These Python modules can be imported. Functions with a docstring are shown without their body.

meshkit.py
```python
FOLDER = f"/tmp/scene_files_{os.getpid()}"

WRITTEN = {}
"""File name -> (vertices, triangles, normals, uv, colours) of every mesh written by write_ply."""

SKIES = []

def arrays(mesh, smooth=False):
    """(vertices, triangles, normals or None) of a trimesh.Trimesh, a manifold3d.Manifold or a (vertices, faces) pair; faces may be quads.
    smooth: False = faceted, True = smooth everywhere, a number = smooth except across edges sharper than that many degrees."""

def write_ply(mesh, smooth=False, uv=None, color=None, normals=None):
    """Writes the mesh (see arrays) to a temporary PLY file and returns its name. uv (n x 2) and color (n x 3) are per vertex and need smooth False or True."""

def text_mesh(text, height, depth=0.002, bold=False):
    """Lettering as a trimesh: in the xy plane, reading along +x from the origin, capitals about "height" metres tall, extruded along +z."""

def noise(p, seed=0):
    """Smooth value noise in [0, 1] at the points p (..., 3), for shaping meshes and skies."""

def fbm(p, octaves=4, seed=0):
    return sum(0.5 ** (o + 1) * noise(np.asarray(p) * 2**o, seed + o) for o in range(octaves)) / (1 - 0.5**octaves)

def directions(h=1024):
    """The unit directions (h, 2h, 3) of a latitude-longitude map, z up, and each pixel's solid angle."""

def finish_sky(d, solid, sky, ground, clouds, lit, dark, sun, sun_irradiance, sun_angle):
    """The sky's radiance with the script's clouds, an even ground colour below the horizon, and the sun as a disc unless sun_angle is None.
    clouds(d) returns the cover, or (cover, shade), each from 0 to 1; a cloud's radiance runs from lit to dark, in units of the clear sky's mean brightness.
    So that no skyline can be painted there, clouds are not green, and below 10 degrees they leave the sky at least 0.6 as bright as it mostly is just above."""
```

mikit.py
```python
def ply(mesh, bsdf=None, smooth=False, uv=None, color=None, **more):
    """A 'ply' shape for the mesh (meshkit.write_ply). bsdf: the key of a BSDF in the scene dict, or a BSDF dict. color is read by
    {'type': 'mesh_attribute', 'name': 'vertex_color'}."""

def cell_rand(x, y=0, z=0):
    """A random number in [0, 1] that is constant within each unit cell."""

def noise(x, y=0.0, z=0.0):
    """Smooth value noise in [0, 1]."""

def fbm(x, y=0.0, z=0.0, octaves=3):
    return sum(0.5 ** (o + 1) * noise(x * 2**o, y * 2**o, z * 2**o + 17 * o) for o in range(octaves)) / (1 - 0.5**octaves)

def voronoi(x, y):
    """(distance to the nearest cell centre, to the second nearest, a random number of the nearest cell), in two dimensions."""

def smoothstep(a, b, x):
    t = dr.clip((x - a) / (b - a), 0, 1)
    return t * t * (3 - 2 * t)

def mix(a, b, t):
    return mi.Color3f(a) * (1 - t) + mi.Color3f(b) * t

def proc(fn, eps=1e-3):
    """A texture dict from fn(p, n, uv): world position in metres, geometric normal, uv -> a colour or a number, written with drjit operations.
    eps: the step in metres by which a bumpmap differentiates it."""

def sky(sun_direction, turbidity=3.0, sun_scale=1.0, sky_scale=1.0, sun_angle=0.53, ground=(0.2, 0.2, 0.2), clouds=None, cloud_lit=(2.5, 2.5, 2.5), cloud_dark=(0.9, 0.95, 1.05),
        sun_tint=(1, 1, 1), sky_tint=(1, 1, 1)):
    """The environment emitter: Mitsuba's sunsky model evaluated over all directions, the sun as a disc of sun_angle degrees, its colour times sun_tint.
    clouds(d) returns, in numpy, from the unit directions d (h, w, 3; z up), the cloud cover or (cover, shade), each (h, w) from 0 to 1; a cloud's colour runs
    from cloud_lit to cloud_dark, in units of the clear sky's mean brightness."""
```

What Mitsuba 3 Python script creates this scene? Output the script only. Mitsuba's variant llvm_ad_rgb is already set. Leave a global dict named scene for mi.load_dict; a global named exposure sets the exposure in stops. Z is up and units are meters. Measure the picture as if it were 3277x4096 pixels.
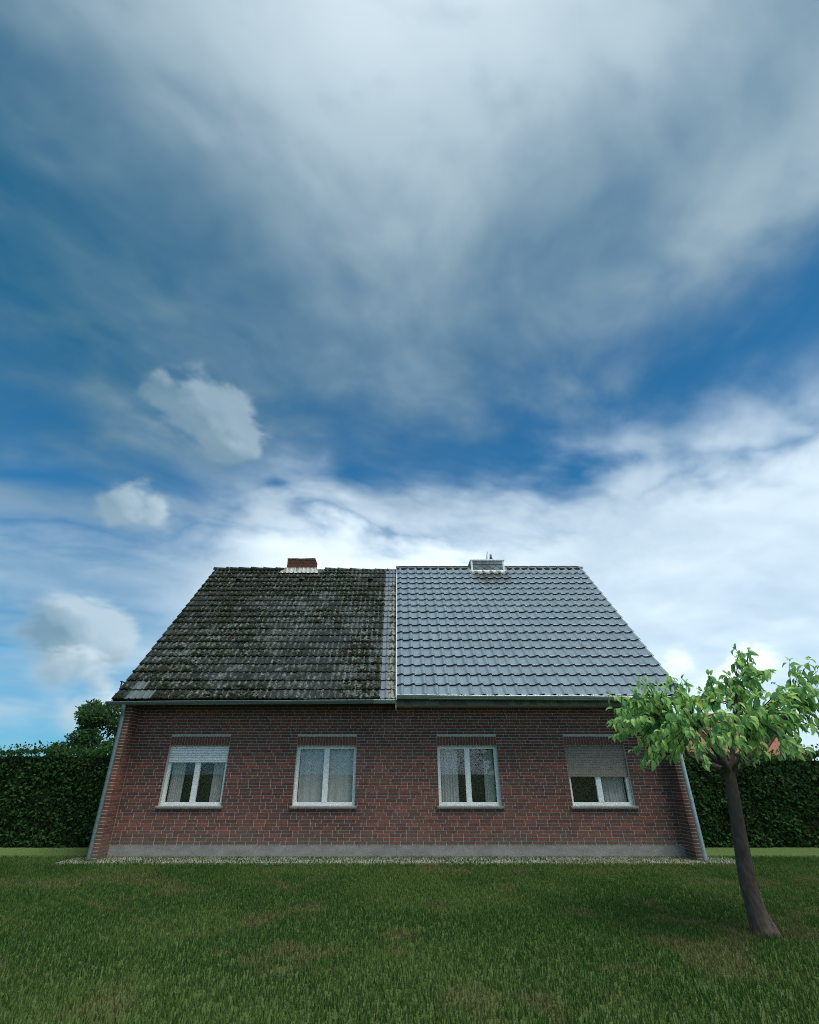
import math, random
import numpy as np
import trimesh
import drjit as dr
import mitsuba as mi
import mikit, meshkit
from mikit import noise, fbm, smoothstep, mix, cell_rand

rng = np.random.default_rng(11)
random.seed(11)
T = mi.ScalarTransform4f
scene, labels = {}, {}

# ------------------------------------------------------------------ camera
PITCH = 28.0
th = math.radians(PITCH)
EYE = np.array([0.0, 0.0, 1.6])
FWD = np.array([0.0, math.cos(th), math.sin(th)])
scene['camera'] = {
    'type': 'perspective', 'fov_axis': 'x', 'fov': 2 * math.degrees(math.atan(1638.5 / 1975.0)),
    'near_clip': 0.05, 'far_clip': 3000.0, 'principal_point_offset_x': 50.5 / 3277.0,
    'to_world': T().look_at(origin=EYE.tolist(), target=(EYE + FWD).tolist(), up=[0, 0, 1]),
}

# ------------------------------------------------------------------ sky, sun, exposure
exposure = 1.45
SUN = (0.30, -0.34, 0.90)


def sst(a, b, x):
    t = np.clip((x - a) / (b - a), 0, 1)
    return t * t * (3 - 2 * t)


def clouds(d):
    az = np.degrees(np.arctan2(d[..., 0], d[..., 1]))
    el = np.degrees(np.arcsin(np.clip(d[..., 2], -1, 1)))
    q = d / (np.maximum(d[..., 2:3], 0.0) + 0.14)            # the cloud layer seen from below
    q = q * [1, 1, 0.3]
    k0 = meshkit.fbm(q * 1.3 + 5.2, 3, 11)[..., None] - 0.5
    k1 = meshkit.fbm(q * 1.7 + 8.4, 3, 12)[..., None] - 0.5
    q = q + k0 * [0.45, 0.15, 0] + k1 * [-0.1, 0.4, 0]
    n1 = 0.5 + 1.9 * (meshkit.fbm(q * [1.5, 2.2, 1.0] + 3.1, 6, 1) - 0.5)
    qr = np.stack([q[..., 0] * 0.88 + q[..., 1] * 0.47, q[..., 1] * 0.88 - q[..., 0] * 0.47, q[..., 2]], -1)   # streaks lie aslant
    n2 = 0.5 + 1.9 * (meshkit.fbm(qr * [4.4, 7.2, 2.0] + 9.7, 6, 2) - 0.5)
    n5 = meshkit.fbm(qr * [15.0, 21.0, 5.0] + 2.7, 4, 7) - 0.5
    dw = d + 0.05 * np.stack([meshkit.fbm(d * 11 + 2.2, 3, 21), meshkit.fbm(d * 11 + 6.1, 3, 22), meshkit.fbm(d * 11 + 4.4, 3, 23)], -1)
    n3 = 0.5 + 1.8 * (meshkit.fbm(dw * 17.0 + 1.3, 6, 3) - 0.5)         # puffs
    n4 = 0.5 + 1.8 * (meshkit.fbm((dw + [0.012, 0.0, 0.016]) * 17.0 + 1.3, 5, 3) - 0.5)
    calm = sst(3, 17, el)
    n2 = 0.5 + (n2 - 0.5) * (0.25 + 0.75 * calm)
    n5 = n5 * (0.2 + 0.8 * calm)
    relief = n3 - n4                                          # > 0 where a puff faces up and right
    # white bank low over the houses
    ba = [-180, -90, -50, -35, -31, -26, -20, -15, -10, -5, 0, 5, 10, 16, 23, 30, 37, 44, 60, 110, 180]
    be = [24, 22, 20, 20.5, 21.5, 23.6, 25.4, 26.8, 27.0, 26.0, 25.0, 24.8, 25.4, 26.2, 27.4, 28.4, 27.6, 27.4, 27, 24, 24]
    eb = np.interp(az, ba, be)
    h = el - eb + (n1 - 0.5) * 1.6 + (n2 - 0.5) * 1.9 + (n3 - 0.5) * 2.6 + n5 * 3.0
    left, right = sst(-11, -33, az), sst(4, 26, az)
    thin = np.clip(0.5 + (n1 - 0.5) * 0.9 + (n2 - 0.5) * 0.45, 0, 1)
    low = sst(1, -9, el - eb)
    cb = sst(3.4, -4.2, h) * np.clip(0.98 - 0.30 * thin * (1 - low) - left * (0.40 + 0.55 * thin * low) - right * (0.18 + 0.26 * thin) * low, 0, 1)
    cb = np.maximum(cb, 0.62 * sst(9.0, 0.0, h) * sst(0.02, 0.95, n2) * (1 - 0.4 * left))
    sb = 0.07 + 0.44 * left + 0.05 * right + 0.07 * (n2 - 0.5) + 0.09 * (n1 - 0.5) - 0.10 * relief
    # grey-blue veil overhead
    va = [-180, -70, -45, -36, -30, -19, -7, 9, 18, 25, 33, 40, 46, 70, 120, 180]
    ve = [38, 34, 30, 29.5, 30, 32, 35, 36, 38, 40, 42, 43, 42, 41, 38, 38]
    hv = el - np.interp(az, va, ve) + (n1 - 0.5) * 3.5 + (n2 - 0.5) * 5 + (n3 - 0.5) * 2.5 + n5 * 3.0
    lv = sst(0, -42, az) * sst(82, 50, el)  # clouds darker towards the left, partly standing in for lens vignetting
    cu = sst(-6.0, 8.0, hv) * np.clip(0.70 + 0.20 * (n1 - 0.5) + 0.30 * (n2 - 0.5) + 0.14 * (n3 - 0.5) + 0.25 * n5, 0, 0.97)
    cu = np.maximum(cu, 0.40 * sst(0.38, 1.0, n2) * sst(-15, -2, hv))
    cu = np.clip(cu + 0.25 * sst(50, 68, el), 0, 0.96)
    back = sst(75, 130, np.abs(az))  # veil behind the camera made whiter to throw light on the house fronts
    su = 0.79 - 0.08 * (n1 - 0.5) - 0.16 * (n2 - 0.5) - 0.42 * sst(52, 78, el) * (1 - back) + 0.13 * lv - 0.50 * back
    cover = 1 - (1 - cb) * (1 - cu)
    shade = (sb * cb + su * cu * (1 - cb)) / np.maximum(cover, 1e-4)
    # single cumulus clouds: azimuth, elevation, radius in degrees; base shade, self-shading, density
    groups = [
        ([(-31.6, 37.0, 2.2), (-29.8, 35.8, 2.2), (-26.9, 38.8, 2.3), (-25.2, 37.0, 2.8), (-22.0, 35.9, 2.8), (-20.2, 34.6, 2.0), (-27.6, 35.4, 2.4), (-23.6, 34.2, 2.0)], 0.50, 0.26, 0.55),
        ([(-31.4, 26.6, 1.7), (-29.2, 25.9, 1.6), (-33.2, 24.4, 1.7), (-28.6, 24.9, 1.2), (-30.6, 25.0, 1.3)], 0.42, 0.30, 0.72),
        ([(-30.6, 13.6, 1.6), (-28.9, 12.2, 1.4), (-33.4, 13.6, 2.2), (-31.4, 11.6, 2.4), (-29.2, 11.0, 1.3), (-31.8, 10.6, 1.6), (-33.8, 11.2, 2.0), (-35.6, 12.3, 2.4)], 0.46, 0.42, 0.78),
        ([(-31.0, 8.7, 1.6), (-33.4, 9.0, 2.0), (-29.6, 7.6, 1.3)], 0.32, 0.42, 0.8),
        ([(-28.0, 6.0, 1.7), (-25.5, 6.2, 1.9), (-31, 5.0, 2.0)], 0.22, 0.3, 0.85),
        ([(29.0, 9.5, 1.3), (27.0, 8.6, 1.6), (31.0, 7.2, 1.8), (33.6, 8.4, 1.4), (35.6, 9.4, 1.7), (25.0, 7.6, 1.6)], 0.02, 0.2, 0.95),
        ([(52, 14, 2.6), (56, 14, 3.4), (60, 15.5, 3.0), (48, 12, 2)], 0.08, 0.4, 0.9),
        ([(-58, 16, 3.0), (-62, 15, 3.2), (-54, 14, 2.4)], 0.32, 0.7, 0.9),
    ]
    for blobs, s0, s1, most in groups:
        F = np.zeros(az.shape)
        ac, ec = np.mean([b[0] for b in blobs]), np.mean([b[1] for b in blobs])
        for a, e, r in blobs:
            x, y = (az - a) * math.cos(math.radians(e)) / r, (el - e) / r
            F += np.exp(-1.1 * (x * x + y * y))
        gy = ((az - ac) * 0.45 + (el - ec) * 0.9) / 2.4
        c = sst(0.02, 1.15, F + (n5 * 1.2 + (n3 - 0.5) * (2.4 if e > 20 else 1.0) + (n2 - 0.5) * (0.8 if e > 20 else 0.2)) * sst(0.02, 0.5, F)) * most
        s = s0 + s1 * np.clip(0.45 - 1.0 * gy - (1.1 if e > 20 else 0.7) * relief, 0, 1)
        shade = shade * (1 - c) + s * c
        cover = cover * (1 - c) + c
    return cover, np.clip(shade, 0, 1)


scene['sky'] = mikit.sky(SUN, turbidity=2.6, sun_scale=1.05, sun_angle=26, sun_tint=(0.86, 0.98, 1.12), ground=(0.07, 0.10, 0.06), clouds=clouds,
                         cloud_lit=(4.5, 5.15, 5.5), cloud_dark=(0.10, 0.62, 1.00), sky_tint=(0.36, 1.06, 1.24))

# ------------------------------------------------------------------ materials


def mat(key, color, rough=0.8, spec=0.3, metallic=0.0, bump=None, eps=0.004, **more):
    c = color if isinstance(color, dict) else {'type': 'rgb', 'value': list(color)}
    b = {'type': 'principled', 'base_color': c, 'roughness': rough, 'specular': spec, 'metallic': metallic, **more}
    if bump is not None:
        b = {'type': 'bumpmap', 'arbitrary': mikit.proc(bump, eps), 'scale': 1.0, 'bsdf': b}
    scene[key] = {'type': 'twosided', 'bsdf': b}


AL = math.radians(47.0)
E0 = np.array([0.0, 12.33, 3.154])
S = np.array([0.0, math.cos(AL), math.sin(AL)])
NR = np.array([0.0, -math.sin(AL), math.cos(AL)])
GO = 0.333            # course height, old tiles
GN = 0.379            # course height, new tiles
WO, WN = 0.301, 0.2744


def slope_s(p):
    return (p.y - E0[1]) * float(S[1]) + (p.z - E0[2]) * float(S[2])


def old_tile(p, n, uv):
    s = slope_s(p)
    k = dr.floor(s / GO)
    t = s / GO - k                                            # 0 at the tail of the course
    x = p.x + 6.715
    roll = 0.5 + 0.5 * dr.cos((x - 0.12) * (2 * math.pi / 0.1505))
    tile = cell_rand(dr.floor(x / WO), k, 3)
    big = fbm(p.x * 0.55 + 3, s * 0.8, 2.0, 3)
    east = smoothstep(-5.6, -1.6, p.x)
    low = smoothstep(4.8, 1.0, s)
    lich = 0.14 + 0.32 * east + 0.20 * low + 1.25 * (big - 0.5) + 0.22 * (tile - 0.5)
    f1 = fbm(p.x * 15, s * 6.5, 5.0, 3)
    f2 = noise(p.x * 44, s * 30, 1.0)
    crust = smoothstep(0.60, 0.46, f1 + 0.20 * (f2 - 0.5) + 0.42 * (0.52 - lich) - 0.34 * roll + 0.22 + 0.10 * smoothstep(0.35, 0.0, t))
    holes = smoothstep(0.66, 0.74, noise(p.x * 30 + 9, s * 30, 4.0))
    crust = crust * (1 - 0.85 * holes)
    base = mix([0.010, 0.013, 0.013], [0.024, 0.031, 0.031], tile * 0.6 + 0.4 * f2)
    lc = mix([0.046, 0.064, 0.060], [0.155, 0.178, 0.165], smoothstep(0.45, 0.8, noise(p.x * 22, s * 19, 8.0)) * 0.8 + 0.2 * tile)
    green = smoothstep(0.46, 0.62, fbm(p.x * 4 + 1, s * 4.5, 3.0, 3) + 0.30 * (0.45 - t) - 0.10 * roll)
    col = mix(base, lc, crust * 0.85)
    return mix(col, [0.008, 0.012, 0.006], green * 0.9 * (1 - 0.35 * crust))


def old_bump(p, n, uv):
    s = slope_s(p)
    return 0.006 * fbm(p.x * 26, s * 24, p.z * 3, 3)


mat('old_tile', mikit.proc(old_tile), 0.85, 0.25, bump=old_bump)


def weathered(p, n, uv):
    s = slope_s(p)
    f = fbm(p.x * 20, s * 7, 1.0, 4)
    tile = cell_rand(dr.floor(s / GO), 7)
    c = mix([0.07, 0.075, 0.066], [0.22, 0.225, 0.20], smoothstep(0.38, 0.62, f + 0.2 * (tile - 0.5)))
    return mix(c, [0.03, 0.033, 0.02], smoothstep(0.58, 0.72, fbm(p.x * 12 + 4, s * 9, 6.0, 3)) * 0.8)


mat('weathered_tile', mikit.proc(weathered), 0.85, 0.25, bump=old_bump)


def clean_tile(p, n, uv):
    s = slope_s(p)
    f = fbm(p.x * 9, s * 5, 1.0, 3)
    return mix([0.085, 0.11, 0.14], [0.125, 0.15, 0.18], f) * (0.9 + 0.2 * cell_rand(dr.floor(s / GO), 5))


mat('clean_tile', mikit.proc(clean_tile), 0.5, 0.4)


def replacement(p, n, uv):
    return mix([0.050, 0.070, 0.072], [0.085, 0.110, 0.112], fbm(p.x * 8, slope_s(p) * 3, 2.0, 3))


mat('replacement_tile', mikit.proc(replacement), 0.55, 0.35)
mat('ridge_glaze', (0.032, 0.042, 0.055), 0.5, 0.35)


def new_tile(p, n, uv):
    s = slope_s(p) + 0.02
    k = dr.floor(s / GN)
    i = dr.floor((p.x - 0.165) / WN)
    r = cell_rand(i, k, 2)
    f = fbm(p.x * 3, s * 2.5, 4.0, 3)
    c = mix([0.108, 0.150, 0.188], [0.142, 0.190, 0.228], 0.5 * r + 0.5 * f)
    wet = smoothstep(2.55, 2.9, p.x) * smoothstep(4.15, 3.8, p.x) * smoothstep(5.25, 6.2, s + 1.1 * (fbm(p.x * 9, s * 1.2, 2.0, 3) - 0.5))
    dirt = smoothstep(0.60, 0.75, fbm(p.x * 11, s * 4, 7.0, 3)) * 0.25
    c = mix(c, [0.05, 0.055, 0.05], dirt)
    return mix(c, [0.022, 0.024, 0.020], wet * 0.85)


def new_rough(p, n, uv):
    s = slope_s(p)
    return 0.22 + 0.14 * fbm(p.x * 6, s * 2.0, 3.0, 3)


mat('new_tile', mikit.proc(new_tile), mikit.proc(new_rough), 0.7, clearcoat=0.6, clearcoat_gloss=0.85)


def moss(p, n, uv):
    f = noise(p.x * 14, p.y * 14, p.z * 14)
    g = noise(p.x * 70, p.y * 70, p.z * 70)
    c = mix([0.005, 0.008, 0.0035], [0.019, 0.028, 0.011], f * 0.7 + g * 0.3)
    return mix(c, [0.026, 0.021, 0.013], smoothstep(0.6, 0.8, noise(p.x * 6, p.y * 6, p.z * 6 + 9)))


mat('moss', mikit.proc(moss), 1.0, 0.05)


def zinc_old(p, n, uv):
    f = fbm(p.x * 3, p.y * 20, p.z * 20, 3)
    return mix([0.10, 0.145, 0.15], [0.20, 0.25, 0.26], f)


def zinc_new(p, n, uv):
    f = fbm(p.x * 2.5, p.y * 16, p.z * 16, 3)
    return mix([0.32, 0.41, 0.43], [0.48, 0.57, 0.59], f)


def lead(p, n, uv):
    f = fbm(p.x * 7, p.y * 3, p.z * 3, 4)
    c = mix([0.22, 0.23, 0.21], [0.42, 0.43, 0.41], f)
    c = mix(c, [0.16, 0.12, 0.08], smoothstep(0.5, 0.68, fbm(p.x * 9 + 3, p.y * 2, p.z * 2, 3)) * 0.8)
    return mix(c, [0.55, 0.56, 0.56], smoothstep(8.13, 8.03, p.z) * smoothstep(0.4, 0.55, noise(p.x * 13, 1.0, 2.0)))


mat('zinc_old', mikit.proc(zinc_old), 0.42, 0.5, 0.55)
mat('zinc_new', mikit.proc(zinc_new), 0.36, 0.5, 0.7)
mat('lead', mikit.proc(lead), 0.55, 0.5, 0.3)
mat('foil', mikit.proc(lambda p, n, uv: mix([0.11, 0.13, 0.14], [0.21, 0.24, 0.25], noise(p.x * 14, p.y * 14, p.z * 14))), 0.38, 0.5, 0.4)
mat('white_trim', (0.78, 0.81, 0.83), 0.4, 0.5)
mat('white_metal', (0.42, 0.46, 0.49), 0.4, 0.5)
mat('dark_metal', (0.03, 0.032, 0.035), 0.5, 0.5)
mat('grey_pipe', (0.16, 0.165, 0.17), 0.5, 0.5)
mat('pale_panel', (0.55, 0.58, 0.60), 0.35, 0.5)


def slate(p, n, uv):
    f = fbm(p.x * 16, p.y * 10, p.z * 24, 3)
    r = cell_rand(dr.floor(p.x * 6.9), dr.floor(p.z * 12))
    return mix([0.09, 0.125, 0.135], [0.135, 0.175, 0.182], 0.6 * f + 0.4 * r)


mat('slate', mikit.proc(slate), 0.55, 0.4)
mat('slate_dark', (0.078, 0.108, 0.118), 0.5, 0.4)
mat('slate_light', (0.15, 0.195, 0.203), 0.6, 0.4)


def brick_fn(a, b):
    def fn(p, n, uv):
        f = fbm(p.x * 18, p.y * 18, p.z * 30, 3)
        c = mix(a, b, f)
        c = c * (0.62 + 0.75 * fbm(p.x * 0.55 + 2, p.z * 0.8, 1.0, 4))
        c = mix(c, [0.10, 0.085, 0.065], 0.55 * smoothstep(0.62, 0.20, p.z + 0.35 * (fbm(p.x * 3, 1.0, 2.0, 3) - 0.5)))
        return c * (0.75 + 0.5 * noise(p.x * 90, p.y * 90, p.z * 90))
    return fn


BR = ['brick_red', 'brick_brown', 'brick_dark', 'brick_umber']
for k_, a_, b_ in (('brick_red', [0.136, 0.050, 0.037], [0.216, 0.078, 0.056]), ('brick_brown', [0.108, 0.045, 0.034], [0.168, 0.068, 0.050]),
                   ('brick_dark', [0.075, 0.038, 0.034], [0.13, 0.058, 0.048]), ('brick_umber', [0.088, 0.045, 0.032], [0.144, 0.070, 0.050])):
    mat(k_, mikit.proc(brick_fn(a_, b_)), 0.85, 0.25)


def chim_brick(p, n, uv):
    f = fbm(p.x * 9, p.y * 9, p.z * 20, 3)
    c = mix([0.085, 0.036, 0.027], [0.14, 0.062, 0.046], f)
    soot = smoothstep(8.50, 8.70, p.z + 0.18 * (noise(p.x * 8, p.y * 8, 1.0) - 0.5))
    return mix(c, [0.055, 0.042, 0.032], soot * 0.75)


mat('chimney_brick', mikit.proc(chim_brick), 0.9, 0.2)
mat('mortar', (0.36, 0.38, 0.34), 0.95, 0.1)
mat('mossy_mortar', (0.045, 0.045, 0.035), 0.95, 0.1)
mat('deck', (0.02, 0.02, 0.02), 0.9, 0.1)


def soffit_fn(p, n, uv):
    return mix([0.20, 0.165, 0.135], [0.30, 0.26, 0.22], fbm(p.x * 1.2, p.y * 40, 1.0, 3))


mat('soffit_wood', mikit.proc(soffit_fn), 0.7, 0.3)
mat('pvc_white', (0.72, 0.73, 0.72), 0.4, 0.4)
mat('sill_stone', mikit.proc(lambda p, n, uv: mix([0.13, 0.13, 0.12], [0.26, 0.255, 0.24], fbm(p.x * 5, p.y * 5, p.z * 9, 4))), 0.8, 0.3)
mat('room_shade', (0.05, 0.05, 0.05), 0.9, 0.1)  # near-black colour standing in for the shade inside the rooms
mat('curtain', (0.40, 0.40, 0.39), 0.9, 0.1)
mat('red_tile', (0.22, 0.085, 0.055), 0.7, 0.3)
mat('render_wall', (0.55, 0.53, 0.48), 0.9, 0.2)
scene['pane'] = {'type': 'thindielectric'}


def bark_fn(p, n, uv):
    return mix([0.045, 0.032, 0.026], [0.12, 0.095, 0.08], fbm(p.x * 25, p.y * 25, p.z * 9, 3))


mat('bark', mikit.proc(bark_fn), 0.9, 0.2, bump=lambda p, n, uv: 0.02 * fbm(p.x * 30, p.y * 30, p.z * 10, 3))


def leaf_mat(key, c, trans=1.0, rough=0.45):
    scene[key] = {'type': 'principledthin', 'base_color': {'type': 'rgb', 'value': list(c)}, 'roughness': rough, 'diff_trans': trans, 'spec_trans': 0.0}


LEAF = ['leaf_green', 'leaf_mid', 'leaf_light', 'leaf_deep', 'leaf_yellow']
leaf_mat('leaf_green', (0.32, 0.54, 0.18))
leaf_mat('leaf_mid', (0.24, 0.46, 0.17))
leaf_mat('leaf_light', (0.46, 0.67, 0.23))
leaf_mat('leaf_deep', (0.14, 0.33, 0.14))
leaf_mat('leaf_yellow', (0.58, 0.62, 0.17))
leaf_mat('far_leaf', (0.040, 0.095, 0.038))
leaf_mat('far_leaf_light', (0.085, 0.160, 0.055))
leaf_mat('hedge_leaf', (0.045, 0.105, 0.035), 0.7)


def grass_fn(p, n, uv):
    f = smoothstep(0.3, 0.7, fbm(p.x * 0.8, p.y * 0.8, 0.0, 4))
    c = mix([0.045, 0.105, 0.026], [0.105, 0.160, 0.045], f * 0.7 + 0.3 * noise(p.x * 40, p.y * 40))
    return mix(c, [0.17, 0.15, 0.07], smoothstep(0.58, 0.75, fbm(p.x * 1.7 + 5, p.y * 1.7, 3.0, 3)) * 0.6)


scene['grass_blade'] = {'type': 'principledthin', 'base_color': mikit.proc(grass_fn), 'roughness': 0.5, 'diff_trans': 0.8, 'spec_trans': 0.0}


def ground_fn(p, n, uv):
    f = fbm(p.x * 0.4, p.y * 0.4, 0.0, 4)
    g = noise(p.x * 30, p.y * 30)
    return mix([0.035, 0.062, 0.020], [0.070, 0.098, 0.032], 0.6 * f + 0.4 * g)


mat('lawn_soil', mikit.proc(ground_fn), 0.95, 0.1)

# ------------------------------------------------------------------ helpers


def numbered(base):
    if base not in used:
        used[base] = 0
        return base
    used[base] += 1
    return f'{base}_{used[base]:03d}'


used = {}


def put(name, shape, parent=None, **props):
    key = numbered((parent + '__' if parent else '') + name)
    scene[key] = shape
    if props:
        labels[key] = props
    return key


def thing(name, label, category, group=None):
    key = numbered(name)
    labels[key] = {'label': label, 'category': category}
    if group:
        labels[key]['group'] = group
    return key


class MB:
    """Collects pieces of ONE mesh."""

    def __init__(self):
        self.v, self.f, self.n = [], [], 0

    def add(self, v, f):
        v, f = np.asarray(v, float), np.asarray(f, int)
        if f.shape[1] == 4:
            f = np.vstack([f[:, [0, 1, 2]], f[:, [0, 2, 3]]])
        self.v.append(v)
        self.f.append(f + self.n)
        self.n += len(v)
        return self

    def box(self, x0, x1, y0, y1, z0, z1):
        b = trimesh.creation.box((x1 - x0, y1 - y0, z1 - z0))
        return self.add(b.vertices + [(x0 + x1) / 2, (y0 + y1) / 2, (z0 + z1) / 2], b.faces)

    def mesh(self):
        return trimesh.Trimesh(np.vstack(self.v), np.vstack(self.f), process=False)

    def ply(self, bsdf, smooth=False):
        return mikit.ply(self.mesh(), bsdf, smooth=smooth)


def cham_box(x0, x1, y0, y1, z0, z1, c=0.004):
    """A box whose edges are cut at 45 degrees (44 triangles)."""
    p = []
    for x, sx in ((x0, 1), (x1, -1)):
        for y, sy in ((y0, 1), (y1, -1)):
            for z, sz in ((z0, 1), (z1, -1)):
                p += [(x, y + sy * c, z + sz * c), (x + sx * c, y, z + sz * c), (x + sx * c, y + sy * c, z)]
    return trimesh.convex.convex_hull(np.array(p))


def tube(points, radii, sides=8, cap=True):
    p = np.asarray(points, float)
    r = np.broadcast_to(np.asarray(radii, float), (len(p),))
    t = np.gradient(p, axis=0)
    t /= np.linalg.norm(t, axis=1, keepdims=True) + 1e-12
    ref = np.array([0.31, 0.17, 0.93]) if abs(t[0][2]) < 0.9 else np.array([0.9, 0.3, 0.1])
    a = np.cross(t, ref)
    a /= np.linalg.norm(a, axis=1, keepdims=True)
    b = np.cross(t, a)
    ang = np.arange(sides) * 2 * np.pi / sides
    v = (p[:, None] + r[:, None, None] * (np.cos(ang)[None, :, None] * a[:, None] + np.sin(ang)[None, :, None] * b[:, None])).reshape(-1, 3)
    f = []
    for i in range(len(p) - 1):
        for j in range(sides):
            k = (j + 1) % sides
            f += [(i * sides + j, i * sides + k, (i + 1) * sides + k), (i * sides + j, (i + 1) * sides + k, (i + 1) * sides + j)]
    if cap:
        n = len(v)
        v = np.vstack([v, p[0], p[-1]])
        for j in range(sides):
            k = (j + 1) % sides
            f += [(n, k, j), (n + 1, (len(p) - 1) * sides + j, (len(p) - 1) * sides + k)]
    return v, np.array(f)


def roof_matrix(x, s, n, yaw=0.0, pitch=0.0):
    """Tile axes (across, up the slope, outward) -> world, standing at (x, s, n) of the roof plane."""
    c, d = math.cos(yaw), math.sin(yaw)
    ex, es = np.array([c, d, 0]), np.array([-d, c, 0])
    base = np.stack([[1, 0, 0], S, NR], 1)
    R3 = base @ np.stack([ex, es, [0, 0, 1]], 1)
    if pitch:
        cp, sp = math.cos(pitch), math.sin(pitch)
        R3 = R3 @ np.array([[1, 0, 0], [0, cp, -sp], [0, sp, cp]])
    m = np.eye(4)
    m[:3, :3] = R3
    m[:3, 3] = E0 + x * np.array([1, 0, 0]) + s * S + n * NR
    return T(m)


def rp(x, s, n=0.0):
    return E0 + np.array([x, 0, 0]) + s * S + n * NR


def tile_mesh(px, ph, rows, thick):
    """A roof tile: profile heights ph at px, rows of (s, lift), a rounded tail and its front face."""
    v, f, m = [], [], len(px)
    for s_, lift in rows:
        for x_, h_ in zip(px, ph):
            v.append((x_, s_, h_ + lift))
    s0, l0 = rows[0]
    front = [(x_, s0 + 0.004, h_ + l0 - thick) for x_, h_ in zip(px, ph)]
    nr = len(rows)
    for r in range(nr - 1):
        for i in range(m - 1):
            f.append((r * m + i, r * m + i + 1, (r + 1) * m + i + 1, (r + 1) * m + i))
    o = len(v)
    v += [v[i] for i in range(m)] + front
    for i in range(m - 1):
        f.append((o + m + i, o + m + i + 1, o + i + 1, o + i))
    # right edge
    o = len(v)
    a, b = v[m - 1], v[(nr - 1) * m + m - 1]
    v += [a, b, (b[0], b[1], b[2] - thick), (a[0], a[1], a[2] - thick)]
    f.append((o, o + 3, o + 2, o + 1))
    a, b = v[0], v[(nr - 1) * m]
    o = len(v)
    v += [a, b, (b[0], b[1], b[2] - thick), (a[0], a[1], a[2] - thick)]
    f.append((o, o + 1, o + 2, o + 3))
    return MB().add(v, f).mesh()


# ------------------------------------------------------------------ the ground
g = np.array([[-900, -900, 0], [900, -900, 0], [900, 900, 0], [-900, 900, 0.0]])
put('ground', mikit.ply((g, np.array([[0, 1, 2], [0, 2, 3]])), 'lawn_soil'), kind='structure', label='flat garden ground reaching the horizon')

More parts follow.
